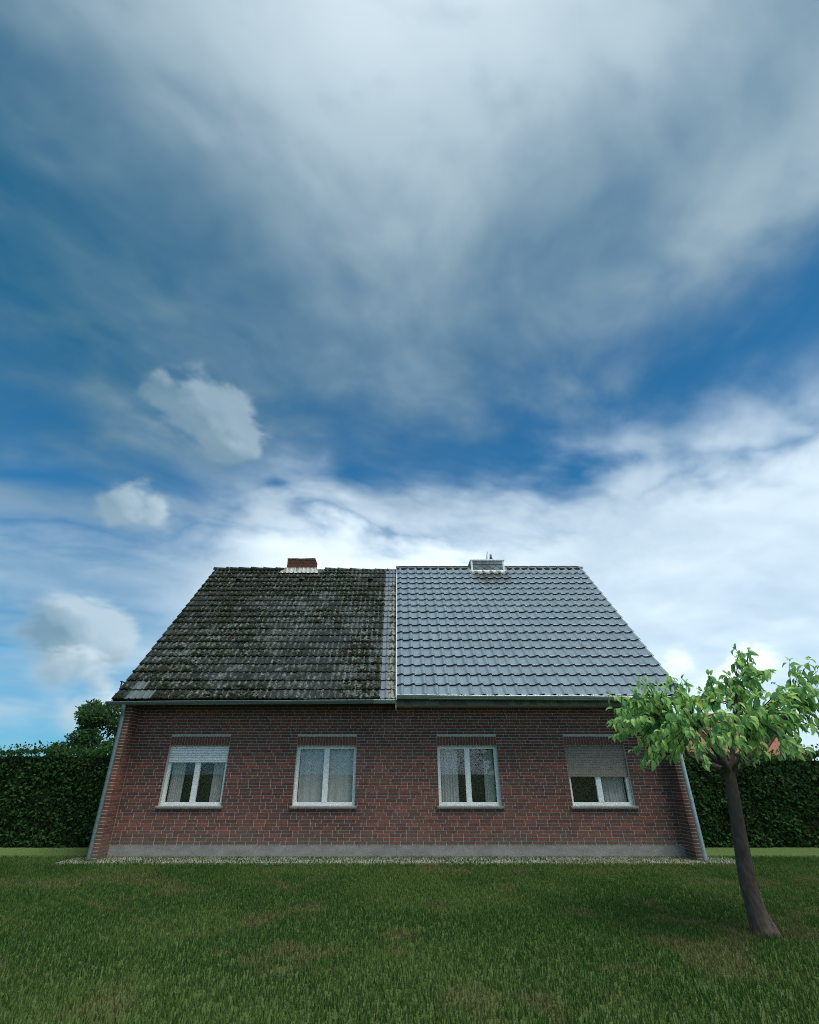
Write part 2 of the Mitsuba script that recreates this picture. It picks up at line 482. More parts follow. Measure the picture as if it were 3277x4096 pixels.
# ------------------------------------------------------------------ the two houses
WALL_Y = 12.86
LABEL_L = 'left half of the brick house under the old mossy lichen-stained roof'
LABEL_R = 'right half of the brick house under the new glossy blue-grey tile roof'
house_l = thing('brick_house', LABEL_L, 'house')
house_r = thing('brick_house', LABEL_R, 'house')
RIDGE_Y, RIDGE_Z = 17.10, 8.27
BACK_Y = 2 * RIDGE_Y - WALL_Y
EAVE_WALL = 3.11


def brick_rows(spans, z_top, z_bot, course, lengths, joint=0.010):
    """Bricks of a wild bond: (x0, x1, z0, z1) from the top course down, with a half brick thrown in here and there."""
    out, z = [], z_top
    prev = []
    while z - course > z_bot - 1e-6:
        for x0, x1 in spans(z - course, z):
            x = x0
            first = True
            while x < x1 - 0.02:
                L = lengths[0]
                if first:
                    L = random.choice([0.25, 0.125, 0.19, 0.065])
                elif random.random() < 0.13:
                    L = 0.125
                first = False
                e = min(x + L, x1)
                if x1 - e < 0.06:
                    e = x1
                out.append((x + joint / 2, e - joint / 2, z - course + joint / 2, z - joint / 2))
                x = e
        z -= course
    return out


ALL_BRICKS = []


def front_wall(house, xa, xb, windows, limit=296):
    top = EAVE_WALL
    # the mortar bed with real openings
    from shapely.geometry import box as sbox
    shape = sbox(xa, 0, xb, top)
    for (wx0, wx1, wz0, wz1) in windows:
        shape = shape.difference(sbox(wx0, wz0, wx1, wz1))
    m = trimesh.creation.extrude_polygon(shape, 0.30, engine='earcut')
    v = np.array(m.vertices)
    v = np.stack([v[:, 0], WALL_Y + 0.008 + v[:, 2], v[:, 1]], 1)
    wall = put('front_wall', mikit.ply((v, np.array(m.faces)), 'mortar'), house)

    bricks = [q for q in ALL_BRICKS if (q[0] + q[1] < 0) == (xa < -1)]
    for i, (x0, x1, z0, z1) in enumerate(bricks):
        dy = random.uniform(-0.0015, 0.0015)
        b = cham_box(x0, x1, WALL_Y + dy, WALL_Y + 0.06, z0, z1, 0.003)
        if i < limit:
            put('brick', mikit.ply(b, random.choice(BR)), wall)
        else:
            lots[random.choice(BR)].append(b)
    for n_, (k, ms) in enumerate(lots.items()):
        mm = trimesh.util.concatenate(ms)
        put('brickwork', mikit.ply(mm, k), wall, kind='stuff')
        lots[k] = []
    # soldier courses over the windows
    for (wx0, wx1, wz0, wz1) in windows:
        mb = MB()
        x = wx0
        n_ = round((wx1 - wx0) / 0.0664)
        st = (wx1 - wx0) / n_
        for i in range(n_):
            c = cham_box(wx0 + i * st + 0.005, wx0 + (i + 1) * st - 0.005, WALL_Y - 0.001, WALL_Y + 0.06, wz1 + 0.006, wz1 + 0.195, 0.003)
            mb.add(c.vertices, c.faces)
        put('lintel', mb.ply('brick_brown'), wall)
    for (wx0, wx1, wz0, wz1) in windows:
        window(house, wx0, wx1, wz0, wz1)
    return wall


lots = {k: [] for k in BR}
win_done = []


def window(house, x0, x1, z0, z1):
    style = len(win_done) % 4
    win_done.append(1)
    y = WALL_Y + 0.11
    w = MB()
    t = 0.065
    w.box(x0, x0 + t, y, y + 0.07, z0, z1).box(x1 - t, x1, y, y + 0.07, z0, z1)
    w.box(x0 + t, x1 - t, y, y + 0.07, z0, z0 + t).box(x0 + t, x1 - t, y, y + 0.07, z1 - t, z1)
    xm = (x0 + x1) / 2
    w.box(xm - 0.06, xm + 0.06, y - 0.004, y + 0.06, z0 + t, z1 - t)
    k = put('window', w.ply('pvc_white'), house)
    for a, b in ((x0 + t, xm - 0.06), (xm + 0.06, x1 - t)):
        q = np.array([[a, y + 0.03, z0 + t], [b, y + 0.03, z0 + t], [b, y + 0.03, z1 - t], [a, y + 0.03, z1 - t]])
        put('pane', mikit.ply((q, np.array([[0, 1, 2], [0, 2, 3]])), 'pane'), k)
    c = MB()
    for a, b in (((x0 + t, x0 + t + 0.30), (x1 - t - 0.30, x1 - t)), ((x0 + t, x1 - t),), ((x0 + t, x0 + t + 0.42), (x1 - t - 0.24, x1 - t)), ((x1 - t - 0.5, x1 - t),))[style]:
        n_ = 24
        xs = np.linspace(a, b, n_ + 1)
        ys = y + 0.16 + 0.022 * np.sin(np.arange(n_ + 1) * 1.7) + 0.008 * np.sin(np.arange(n_ + 1) * 0.6)
        v = [(xx, yy, zz) for xx, yy in zip(xs, ys) for zz in (z0, z1)]
        f = [(2 * i, 2 * i + 2, 2 * i + 3, 2 * i + 1) for i in range(n_)]
        c.add(v, f)
    put('curtain', c.ply('curtain', True), k)
    if style in (0, 3):
        sh, zz = MB(), z1 - 0.01
        while zz > z1 - (0.34 if style == 0 else 0.62):
            sh.box(x0 + 0.004, x1 - 0.004, y - 0.035, y - 0.022, zz - 0.046, zz - 0.003)
            zz -= 0.049
        put('roller_shutter', sh.ply('soffit_wood' if style == 3 else 'pvc_white'), k)
    r = MB()
    r.box(x0 - 0.2, x1 + 0.2, y + 0.6, y + 0.62, z0 - 0.2, z1 + 0.2)
    put('dark_room_sheet', r.ply('room_shade'), k)  # dark sheet in place of the unlit depth behind the glass
    s_ = trimesh.creation.box((x1 - x0 + 0.10, 0.17, 0.035))
    s_.apply_transform(trimesh.transformations.rotation_matrix(0.09, [1, 0, 0]))
    s_.apply_translation([xm, WALL_Y + 0.035, z0 - 0.022])
    put('sill', mikit.ply(s_, 'sill_stone'), k)


WIN_L = [(-5.35, -3.95, 0.98, 2.20), (-2.35, -0.95, 0.98, 2.20)]
WIN_R = [(0.95, 2.35, 0.98, 2.20), (3.95, 5.35, 0.98, 2.20)]


def spans(z0, z1):
    segs = [(-6.23, 6.23)]
    for (wx0, wx1, wz0, wz1) in WIN_L + WIN_R:
        if z1 > wz0 - 0.06 and z0 < wz1 + 0.20:
            segs = [t for a, b in segs for t in (((a, wx0), (wx1, b)) if wx0 > a and wx1 < b else ((a, b),))]
    return segs


ALL_BRICKS = brick_rows(spans, EAVE_WALL, 0.0, 0.0664, [0.25])
front_wall(house_l, -6.23, -0.0008, WIN_L)
front_wall(house_r, 0.0008, 6.23, WIN_R)


def wing_wall(house, sgn):
    """The gable wall runs forward past the front wall, as far as the gutter."""
    xa, xb = sorted((sgn * 6.23, sgn * 6.45))
    y0 = 12.42
    m = MB().box(xa + 0.008, xb - 0.008, y0 + 0.008, BACK_Y, 0, EAVE_WALL)
    # gable triangle above
    pts = [(WALL_Y - 0.30, EAVE_WALL), (BACK_Y + 0.3, EAVE_WALL), (RIDGE_Y, RIDGE_Z - 0.24)]
    v = [(x, y, z) for x in (xa + 0.008, xb - 0.008) for y, z in pts]
    m.add(v, np.array([[0, 1, 2], [3, 5, 4]]))
    m.add(v, np.array([[0, 3, 4, 1], [1, 4, 5, 2], [2, 5, 3, 0]]))
    k = put('gable_wall', m.ply('mortar'), house)
    z = EAVE_WALL
    i = 0
    while z > 0.05:
        split = 0.22 if i % 2 else 0.11
        edges = [y0, y0 + split, WALL_Y - 0.004] if i % 2 else [y0, y0 + split, y0 + split + 0.22, WALL_Y - 0.004]
        for a, b in zip(edges[:-1], edges[1:]):
            c = cham_box(xa, xb, a + 0.005, b - 0.005, z - 0.0664 + 0.005, z - 0.005, 0.003)
            put('brick', mikit.ply(c, random.choice(BR)), k)
        z -= 0.0664
        i += 1


wing_wall(house_l, -1)
wing_wall(house_r, 1)
# back walls
for h_, xa, xb in ((house_l, -6.45, 0.018), (house_r, -0.018, 6.45)):
    put('back_wall', MB().box(xa + 0.02, xb - 0.02, BACK_Y - 0.3, BACK_Y - 0.004, 0, EAVE_WALL - 0.02).ply('brick_brown'), h_)


for h_, xa, xb in ((house_l, -6.46, -0.002), (house_r, 0.002, 6.46)):
    put('plinth', MB().box(xa, xb, WALL_Y - 0.014, WALL_Y + 0.05, 0, 0.24).ply('sill_stone'), h_)
pv = put('paving', mikit.ply(MB().box(-6.9, 6.9, 12.05, 12.84, -0.05, 0.012).mesh(), 'mortar'), kind='structure', label='narrow slab path along the foot of the front wall')
x = -6.9
while x < 6.88:
    for y_ in (12.05, 12.45):
        put('slab', mikit.ply(cham_box(x + 0.004, x + 0.396, y_ + 0.004, y_ + 0.39, 0.0, 0.028 + random.uniform(-0.004, 0.004), 0.005), 'sill_stone'), pv)
    x += 0.4
# ---------------------------------------------------------------- roofs: decks and far slopes
def deck(house, xa, xb, n, top_s):
    a = [rp(xa, 0.05, n - 0.035), rp(xb, 0.05, n - 0.035), rp(xb, top_s, n - 0.035), rp(xa, top_s, n - 0.035)]
    b = [p - NR * 0.12 for p in a]
    v = np.array(a + b)
    f = np.array([[0, 1, 2, 3], [7, 6, 5, 4], [0, 4, 5, 1], [1, 5, 6, 2], [2, 6, 7, 3], [3, 7, 4, 0]])
    top = (a[2][1], a[2][2])
    r = [(xa, top[0], top[1]), (xb, top[0], top[1]), (xb, 2 * RIDGE_Y - a[0][1], a[0][2]), (xa, 2 * RIDGE_Y - a[0][1], a[0][2])]
    m = MB().add(v, f).add(np.array(r + [(x, y, z - 0.15) for x, y, z in r]), f)
    return put('roof', m.ply('deck'), house)


roof_l = deck(house_l, -6.70, -0.045, 0.0, 7.02)
roof_r = deck(house_r, 0.01, 6.70, 0.10, 7.0)

# ---------------------------------------------------------------- old roof tiles (left)
px = [0.0, 0.082, 0.094, 0.106, 0.120, 0.134, 0.146, 0.158, 0.232, 0.244, 0.256, 0.270, 0.284, 0.296, 0.308]


def roll_h(x, cs, half=0.038, h=0.024):
    return max([0.0] + [h * (0.5 + 0.5 * math.cos(math.pi * (x - c) / half)) for c in cs if abs(x - c) < half])


ph = [roll_h(x, (0.120, 0.270)) for x in px]
ROWS_O = [(0.0, 0.034), (0.010, 0.040), (0.39, 0.0)]
full_old = tile_mesh(px, ph, ROWS_O, 0.020)
hx = [0.0, 0.030, 0.070, 0.082, 0.094, 0.108, 0.122, 0.134, 0.146, 0.158]
half_clean = tile_mesh([0, 0.05, 0.092, 0.104, 0.116, 0.128, 0.140, 0.152, 0.164, 0.170], [roll_h(x, (0.128,)) for x in [0, 0.05, 0.092, 0.104, 0.116, 0.128, 0.140, 0.152, 0.164, 0.170]], ROWS_O, 0.020)
wx = [0.0, 0.02, 0.05, 0.066, 0.080, 0.094, 0.108, 0.122, 0.136, 0.15, 0.19, 0.212]
strip_old = tile_mesh(wx, [roll_h(x, (0.100,), 0.04) for x in wx], ROWS_O, 0.020)
P_OLD = {b: mikit.ply(full_old, b, smooth=35) for b in ('old_tile', 'replacement_tile')}
P_CLEAN = mikit.ply(half_clean, 'clean_tile', smooth=35)
P_STRIP = mikit.ply(strip_old, 'weathered_tile', smooth=35)
P_STRIP_CLEAN = mikit.ply(strip_old, 'clean_tile', smooth=35)
X0 = -6.715
CLEAN = {(0, 1), (0, 2), (1, 1)}
lots_t = {}
VENTS = [(-5.56, 18), (-3.34, 18), (-0.93, 18)]


def sag(s):
    return 0.0


count = 0
# 300 tiles that show largest stand alone, the rest are joined
for k in range(21):
    for i in range(21):
        cl = (k, i) in CLEAN
        b = 'replacement_tile' if cl else 'old_tile'
        mtx = roof_matrix(X0 + i * WO + random.uniform(-0.003, 0.003), k * GO + random.uniform(-0.006, 0.006), random.uniform(-0.003, 0.004),
                          random.uniform(-0.010, 0.010), random.uniform(-0.004, 0.004))
        if count < 257:
            count += 1
            kw = {}
            if cl:
                key = put('tile', {**P_OLD[b], 'to_world': mtx}, roof_l, label='clean grey replacement roof tile among mossy ones')
            else:
                key = put('tile', {**P_OLD[b], 'to_world': mtx}, roof_l)
        else:
            lots_t.setdefault(b, []).append(trimesh.Trimesh(full_old.vertices, full_old.faces, process=False).apply_transform(np.array(mtx.matrix)))
    xs = X0 + 21 * WO
    m1 = roof_matrix(xs, k * GO + random.uniform(-0.003, 0.003), 0.004, random.uniform(-0.004, 0.004))
    m2 = roof_matrix(xs + 0.165, k * GO + random.uniform(-0.003, 0.003), 0.001, random.uniform(-0.004, 0.004))
    put('tile', {**P_CLEAN, 'to_world': m1}, roof_l, label='clean bluish half tile in the column near the seam')
    put('tile', {**(P_STRIP_CLEAN if k >= 18 else P_STRIP), 'to_world': m2}, roof_l, label='tile of the narrow column beside the seam trim')
put('tile_field', mikit.ply(trimesh.util.concatenate(lots_t['old_tile']), 'old_tile', smooth=35), roof_l, kind='stuff')

# moss cushions
ico = trimesh.creation.icosphere(subdivisions=1)
icv, icf = np.array(ico.vertices), np.array(ico.faces)
mv, mf, nv = [], [], 0
tries = rng.random((60000, 6))
px_ = -6.70 + tries[:, 0] * 6.30
ks = np.floor(tries[:, 1] * 21)
tt = tries[:, 2] ** 2.4                                    # close to the tail edge
ps = ks * GO + 0.015 + tt * 0.31
dens = 0.5 + 1.5 * (meshkit.fbm(np.stack([px_ * 0.9, ps * 1.1, ps * 0 + 4], 1), 3, 5) - 0.5) + 0.35 * (meshkit.noise(np.stack([px_ * 4.2, ps * 4, ps * 0 + 7], 1), 6) - 0.5)
east = np.clip((px_ + 5.4) / 4.6, 0, 1)
want = dens - 0.50 - 0.13 * east + 0.05 * np.clip((ps - 2) / 3, 0, 1) + 0.06
roll = np.array([roll_h(((x - X0) % WO), (0.120, 0.270)) for x in px_])
keep = (want + 0.12 * (tries[:, 3] - 0.5) - 5.0 * roll > 0.0)
for (a, b) in CLEAN:
    keep &= ~((ks == a) & (px_ > X0 + b * WO - 0.01) & (px_ < X0 + (b + 1) * WO + 0.01))
for i in np.nonzero(keep)[0][:8000]:
    r = 0.010 + 0.026 * tries[i, 4] ** 1.6
    t = (ps[i] - ks[i] * GO) / GO
    j = 1 + 0.35 * (rng.random((len(icv), 1)) - 0.5)
    v = icv * j * [r * (0.9 + 0.6 * tries[i, 5]), r * (0.9 + 0.5 * tries[i, 3]), r * 0.75]
    n0 = roll[i] + 0.040 * (1 - t) - 0.002
    c = rp(px_[i], ps[i], n0)
    base = np.stack([[1, 0, 0], S, NR], 1)
    mv.append(v @ base.T + c)
    mf.append(icf + nv)
    nv += len(v)
put('moss', mikit.ply((np.vstack(mv), np.vstack(mf)), 'moss', smooth=True), roof_l, kind='stuff', label='dark green moss cushions growing on the old tiles')

# hooded vent tiles
for vx, vk in VENTS:
    n_, v, f = 12, [], []
    for a in range(7):
        u = a / 6
        hgt = 0.085 * (1 - u) ** 0.8 + 0.005
        wid = 0.105 * (1 - 0.45 * u)
        for j in range(n_ + 1):
            ph_ = math.pi * j / n_
            v.append((math.cos(ph_) * wid, 0.04 + 0.22 * u, 0.020 + math.sin(ph_) * hgt))
    for a in range(6):
        for j in range(n_):
            o = a * (n_ + 1) + j
            f.append((o, o + 1, o + n_ + 2, o + n_ + 1))
    put('vent_hood', {**MB().add(v, f).ply('old_tile', True), 'to_world': roof_matrix(vx, vk * GO, 0.03)}, roof_l)
    put('vent_mouth', {**MB().box(-0.09, 0.09, 0.10, 0.105, 0.02, 0.085).ply('deck'), 'to_world': roof_matrix(vx, vk * GO, 0.02)}, roof_l)


# ridge tiles, left: old overlapping half rounds, sagging towards the seam
def ridge_tile(x0, x1, y, z0, z1, r0, r1, bsdf, roof, collar=False, a0=-20, a1=200):
    n_ = 14
    prof = [(0.0, r0), (0.012, r0 + 0.004), (x1 - x0 + 0.03, r1)]
    if collar:
        L = x1 - x0
        prof = [(0.0, r0), (0.004, r0 + 0.020), (0.036, r0 + 0.022), (0.042, r0 + 0.006), (0.054, r0 + 0.004), (0.060, r0 + 0.018), (0.090, r0 + 0.016), (0.098, r0), (L + 0.02, r1)]
    v, f = [], []
    for d_, r in prof:
        u = d_ / (x1 - x0)
        for j in range(n_ + 1):
            a = math.radians(a0 + (a1 - a0) * j / n_)
            v.append((x0 + d_, y - math.cos(a) * r, z0 + (z1 - z0) * u + math.sin(a) * r * 0.85))
    for i in range(len(prof) - 1):
        for j in range(n_):
            o = i * (n_ + 1) + j
            f.append((o, o + n_ + 1, o + n_ + 2, o + 1))
    o = len(v)                                             # the end's thickness
    for j in range(n_ + 1):
        a = math.radians(a0 + (a1 - a0) * j / n_)
        v.append((x0, y - math.cos(a) * (r0 - 0.018), z0 + math.sin(a) * (r0 - 0.018) * 0.85))
    for j in range(n_):
        f.append((j, j + 1, o + j + 1, o + j))
    put('ridge_tile', MB().add(v, f).ply(bsdf, 40), roof)


def ridge_z(x):
    return 8.262 - 0.055 * sst(-5.5, -0.4, np.array(x)) + 0.008 * math.sin(x * 1.9)


x = -6.74
while x < -0.36:
    e = x + 0.455
    if not (-4.35 < x < -3.05):
        e2 = min(e, -4.06) if x < -4.06 else e
        dz = random.uniform(-0.008, 0.012)
        ridge_tile(x, min(e2, -0.30), RIDGE_Y, ridge_z(x) + dz + 0.008, ridge_z(e) + dz - 0.010, 0.128, 0.112, 'old_tile', roof_l)
    x = e if not (-4.35 < x < -3.05) else x + 0.455
ridge_tile(-0.30, -0.03, RIDGE_Y, 8.20, 8.20, 0.11, 0.11, 'clean_tile', roof_l)

# verge under the tile edge and the seam's white trim
v = np.array([rp(-6.70, 0.0, -0.16), rp(-6.70, 7.0, -0.16), rp(-6.70, 7.0, 0.02), rp(-6.70, 0.0, 0.02)])
put('verge_board', MB().add(np.vstack([v, v + [0.022, 0, 0]]), np.array([[0, 1, 2, 3], [7, 6, 5, 4], [0, 4, 5, 1], [1, 5, 6, 2], [2, 6, 7, 3], [3, 7, 4, 0]])).ply('dark_metal'), roof_l)

# a small steel bracket that looks out past the left verge
br = MB()
for y in (12.96, 13.18):
    br.box(-6.93, -6.905, y, y + 0.02, 3.30, 3.66)
br.box(-6.95, -6.905, 12.94, 13.22, 3.655, 3.675)
br.box(-6.93, -6.62, 12.96, 12.98, 3.44, 3.46)
br.box(-6.93, -6.62, 13.18, 13.20, 3.44, 3.46)
put('bracket', br.ply('dark_metal'), house_l, label='small dark steel bracket behind the left roof edge')

# ---------------------------------------------------------------- new roof tiles (right)
qx = [0.0, 0.006, 0.030, 0.085, 0.130, 0.150, 0.168, 0.186, 0.204, 0.222, 0.238, 0.252, 0.265, 0.276, 0.283]
qh = [0.003, 0.0, -0.003, -0.003, 0.0, 0.003, 0.010, 0.021, 0.031, 0.038, 0.040, 0.037, 0.029, 0.016, 0.009]
ROWS_N = [(0.0, 0.048), (0.007, 0.0525), (0.09, 0.0425), (0.43, 0.0)]
full_new = tile_mesh(qx, qh, ROWS_N, 0.018)
cut = [(a - 0.108, b) for a, b in zip(qx, qh) if a > 0.108]
cut = [(0.0, -0.001)] + cut
first_new = tile_mesh([a for a, _ in cut], [b for _, b in cut], ROWS_N, 0.018)
P_NEW = mikit.ply(full_new, 'new_tile', smooth=32)
P_NEW0 = mikit.ply(first_new, 'new_tile', smooth=32)
NO = 0.10
lot = []
count = 0
for k in range(18):
    m0 = roof_matrix(-0.005, k * GN - 0.02, NO, 0, random.uniform(-0.002, 0.002))
    row = [(P_NEW0, first_new, m0)]
    for i in range(24):
        xx = 0.165 + i * WN
        if k == 17 and 2.66 < xx + 0.14 < 3.95:
            continue                                        # the chimney stands here
        row.append((P_NEW, full_new, roof_matrix(xx + random.uniform(-0.001, 0.001), k * GN - 0.02 + random.uniform(-0.0025, 0.0025), NO + random.uniform(-0.0015, 0.0015),
                                                 random.uniform(-0.003, 0.003), random.uniform(-0.003, 0.003))))
    for p_, me, mm in row:
        if count < 300:
            put('tile', {**p_, 'to_world': mm}, roof_r)
            count += 1
        else:
            lot.append(trimesh.Trimesh(me.vertices, me.faces, process=False).apply_transform(np.array(mm.matrix)))
put('tile_field', mikit.ply(trimesh.util.concatenate(lot), 'new_tile', smooth=32), roof_r, kind='stuff')

RY, RZ = 17.02, 8.262
x = 0.0
while x < 6.75:
    e = x + 0.365
    if not (2.45 < x < 3.80):
        e_ = min(e, 6.80)
        if x < 2.7 < e_:
            e_ = 2.70
        ridge_tile(x if x > 0.01 else -0.03, e_, RY, RZ, RZ, 0.118, 0.112, 'ridge_glaze', roof_r, collar=True, a0=-10, a1=190)
    x = e
# dark brush strip under the ridge, mossy, the tile rolls poke through it
rs = MB()
xs = np.linspace(0.02, 6.70, 340)
low = 6.755 + 0.05 * meshkit.noise(np.stack([xs * 9, xs * 0, xs * 0], 1), 3)
vv, ff = [], []
for xx, lo in zip(xs, low):
    if 2.6 < xx < 3.95:
        lo = 7.0
    vv += [rp(xx, lo, NO + 0.030), rp(xx, 7.03, NO + 0.045)]
for i in range(len(xs) - 1):
    ff.append((2 * i, 2 * i + 2, 2 * i + 3, 2 * i + 1))
put('ridge_roll', rs.add(vv, ff).ply('moss'), roof_r)

# white trim along the seam between the two roofs
v = []
for xx in (-0.026, -0.016):
    v += [rp(xx, -0.09, -0.10), rp(xx, 7.02, 0.02), rp(xx, 7.02, 0.150), rp(xx, -0.09, 0.150)]
put('seam_trim', MB().add(v, np.array([[3, 2, 1, 0], [4, 5, 6, 7], [0, 1, 5, 4], [1, 2, 6, 5], [2, 3, 7, 6], [3, 0, 4, 7]])).ply('white_metal'), roof_r, label='white metal trim along the seam of the roofs')
v = np.array([rp(6.70, 0.0, -0.10), rp(6.70, 6.95, -0.10), rp(6.70, 6.95, 0.11), rp(6.70, 0.0, 0.11)])
put('verge_board', MB().add(np.vstack([v, v + [0.03, 0, 0]]), np.array([[3, 2, 1, 0], [4, 5, 6, 7], [0, 1, 5, 4], [1, 2, 6, 5], [2, 3, 7, 6], [3, 0, 4, 7]])).ply('slate'), roof_r)


# ---------------------------------------------------------------- gutters
def gutter(name, house, xa, xb, y, za, zb, r, bsdf, label=None):
    """Half-round gutter with a rolled front bead; it falls from za at xa to zb at xb (heights of the lip)."""
    n_ = 16
    prof = []
    for j in range(n_ + 1):
        a = math.pi + math.pi * j / n_
        prof.append((y + math.cos(a) * r, math.sin(a) * r))
    inner = [(y + (p[0] - y) * 0.965, p[1] * 0.965) for p in prof[::-1]]
    bead = [(prof[0][0] - 0.002 + 0.010 * math.cos(a), 0.004 + 0.010 * math.sin(a)) for a in np.linspace(0, 2 * math.pi, 9)[:-1]]
    m = MB()
    pr = prof + inner
    L = len(pr)
    v = [(xx, p[0], z + p[1]) for xx, z in ((xa, za), (xb, zb)) for p in pr]
    f = [(i, (i + 1) % L, L + (i + 1) % L, L + i) for i in range(L)]
    m.add(v, f)
    v = [(xx, p[0], z + p[1]) for xx, z in ((xa, za), (xb, zb)) for p in bead]
    f = [(i, (i + 1) % 8, 8 + (i + 1) % 8, 8 + i) for i in range(8)]
    m.add(v, f)
    for xx, z in ((xa + 0.001, za), (xb - 0.001, zb)):          # end caps
        v = [(xx, p[0], z + p[1]) for p in prof] + [(xx, y, z)]
        m.add(v, [(i, i + 1, n_ + 1) for i in range(n_)])
    return put(name, m.ply(bsdf, 40), house, **({'label': label} if label else {}))


def gutter_bracket(gk, xx, y, z, r, bsdf):
    v, f = [], []
    n_ = 14
    for x_ in (xx - 0.014, xx + 0.014):
        for rr in (r + 0.0065, r + 0.0005):
            for j in range(n_ + 1):
                a = math.pi * 0.97 + math.pi * 1.03 * j / n_
                v.append((x_, y + math.cos(a) * rr, z + 0.004 + math.sin(a) * rr))
    m_ = n_ + 1
    for j in range(n_):
        f += [(j, j + 1, 2 * m_ + j + 1, 2 * m_ + j), (j, m_ + j, m_ + j + 1, j + 1), (2 * m_ + j, 2 * m_ + j + 1, 3 * m_ + j + 1, 3 * m_ + j)]
    m = MB().add(v, f)
    m.box(xx - 0.013, xx + 0.013, y - r - 0.014, y - r + 0.012, z + 0.005, z + 0.017)
    put('bracket', m.ply(bsdf, 40), gk)


YL, RL = 12.300, 0.072


def zl(x):
    return 3.0935 + (x + 6.77) / 6.74 * (3.1345 - 3.0935)


gl = gutter('gutter', house_l, -6.79, -0.552, YL, zl(-6.79), zl(-0.552), RL, 'zinc_old', 'long dark weathered zinc gutter')
gl2 = gutter('gutter', house_l, -0.549, -0.040, YL, zl(-0.549), zl(-0.04), RL + 0.001, 'zinc_new', 'short newer bright end piece of the gutter')
for pxx in (514, 612, 710, 873, 1035, 1196, 1361):
    gutter_bracket(gl, (pxx - 1588) / 171.5, YL, zl((pxx - 1588) / 171.5), RL, 'zinc_old')
gutter_bracket(gl2, (1523 - 1588) / 171.5, YL, zl(-0.38), RL + 0.001, 'zinc_new')
YR, RR = 12.235, 0.080


def zr(x):
    return 3.2325 - x / 6.8 * 0.040


gr = gutter('gutter', house_r, -0.008, 6.80, YR, zr(0), zr(6.8), RR, 'zinc_new')
xx = 0.085
while xx < 6.7:
    gutter_bracket(gr, xx, YR, zr(xx), RR, 'zinc_new')
    xx += 0.735


def downpipe(house, x, y0, z0, bsdf, r=0.043):
    """From the gutter's outlet back to the wing wall and down to the ground."""
    p = [(x, y0, z0 + 0.03), (x, y0, z0 - 0.06), (x, y0 + 0.015, z0 - 0.12), (x, y0 + 0.05, z0 - 0.20), (x, y0 + 0.062, z0 - 0.26), (x, y0 + 0.062, 1.6), (x, y0 + 0.062, 0.05)]
    v, f = tube(p, [r + 0.012, r + 0.004, r, r, r, r, r], 16)
    k = put('downpipe', MB().add(v, f).ply(bsdf, 40), house)
    for z in (2.35, 1.1):
        v, f = tube([(x, y0 + 0.062, z), (x, y0 + 0.062, z + 0.035)], [r + 0.006] * 2, 16)
        put('clip', MB().add(v, f).ply(bsdf, 40), k)


downpipe(house_l, -6.37, YL, zl(-6.4) - RL, 'zinc_old')
downpipe(house_r, 6.34, YR, zr(6.4) - RR, 'zinc_new')

# ---------------------------------------------------------------- eaves
put('soffit', MB().box(-6.23, -0.04, 12.36, WALL_Y - 0.003, EAVE_WALL - 0.03, EAVE_WALL - 0.005).ply('deck'), house_l)
fa = put('fascia', MB().box(-0.01, 6.62, 12.475, 12.50, 3.056, 3.25).ply('deck'), house_r)
w_ = 0.165
for i in range(40):
    x0 = 0.0 + i * w_
    x1 = min(x0 + w_ + 0.03, 6.62)
    # a slate with a slanting right edge, each lying over its neighbour
    y = 12.470
    pts = [(x0, 3.052), (x1 - 0.03 + 0.022, 3.052), (x1 - 0.03 - 0.040, 3.24), (x0 - 0.055 if i else x0, 3.24)]
    v = [(a, y - (0.007 * (a - x0 + 0.06) / 0.2) - d, b) for d in (0.006, 0.0) for a, b in pts]
    put('slate_shingle', MB().add(v, np.array([[0, 1, 2, 3], [7, 6, 5, 4], [0, 4, 5, 1], [1, 5, 6, 2], [2, 6, 7, 3], [3, 7, 4, 0]])).ply(random.choice(('slate', 'slate_dark', 'slate_light'))), fa)
put('soffit', MB().box(-0.008, 6.232, 12.47, WALL_Y - 0.002, 3.034, 3.050).ply('soffit_wood'), house_r)
put('trim_end', MB().box(-0.038, -0.010, 12.33, WALL_Y - 0.004, 2.972, 3.155).ply('white_metal'), house_r, label='white metal end plate of the eave at the seam')

# ---------------------------------------------------------------- old brick chimney (left)
CX0, CX1, CY0, CY1, CZ1 = -4.070, -3.045, 17.06, 17.62, 8.695
ch = put('chimney', MB().box(CX0 + 0.012, CX1 - 0.012, CY0 + 0.012, CY1 - 0.012, 7.95, CZ1 - 0.012).ply('mossy_mortar'), house_l, label='old brick chimney on the mossy roof')
z = CZ1
course = 0.0665
for c in range(8):
    off = random.choice([0.12, 0.24, 0.18, 0.06])
    top = c == 0
    # front and back stretchers
    for ya, yb in ((CY0, CY0 + 0.11), (CY1 - 0.11, CY1)):
        x = CX0
        first = True
        while x < CX1 - 0.01:
            L = off if first else random.choice([0.235, 0.235, 0.25, 0.12])
            first = False
            e = min(x + L, CX1)
            if CX1 - e < 0.05:
                e = CX1
            j = 0.004
            dx = random.uniform(-0.004, 0.003)
            b = cham_box(x + j, e - j, ya + dx, yb, z - course + j, z - j, 0.006)
            put('brick', mikit.ply(b, 'chimney_brick'), ch)
            x = e
    for xa, xb in ((CX0, CX0 + 0.11), (CX1 - 0.11, CX1)):
        y = CY0 + 0.11
        for L in ((0.17, 0.17) if c % 2 else (0.10, 0.24)):
            b = cham_box(xa, xb, y + 0.004, y + L - 0.004, z - course + 0.004, z - 0.004, 0.006)
            put('brick', mikit.ply(b, 'chimney_brick'), ch)
            y += L
    z -= course
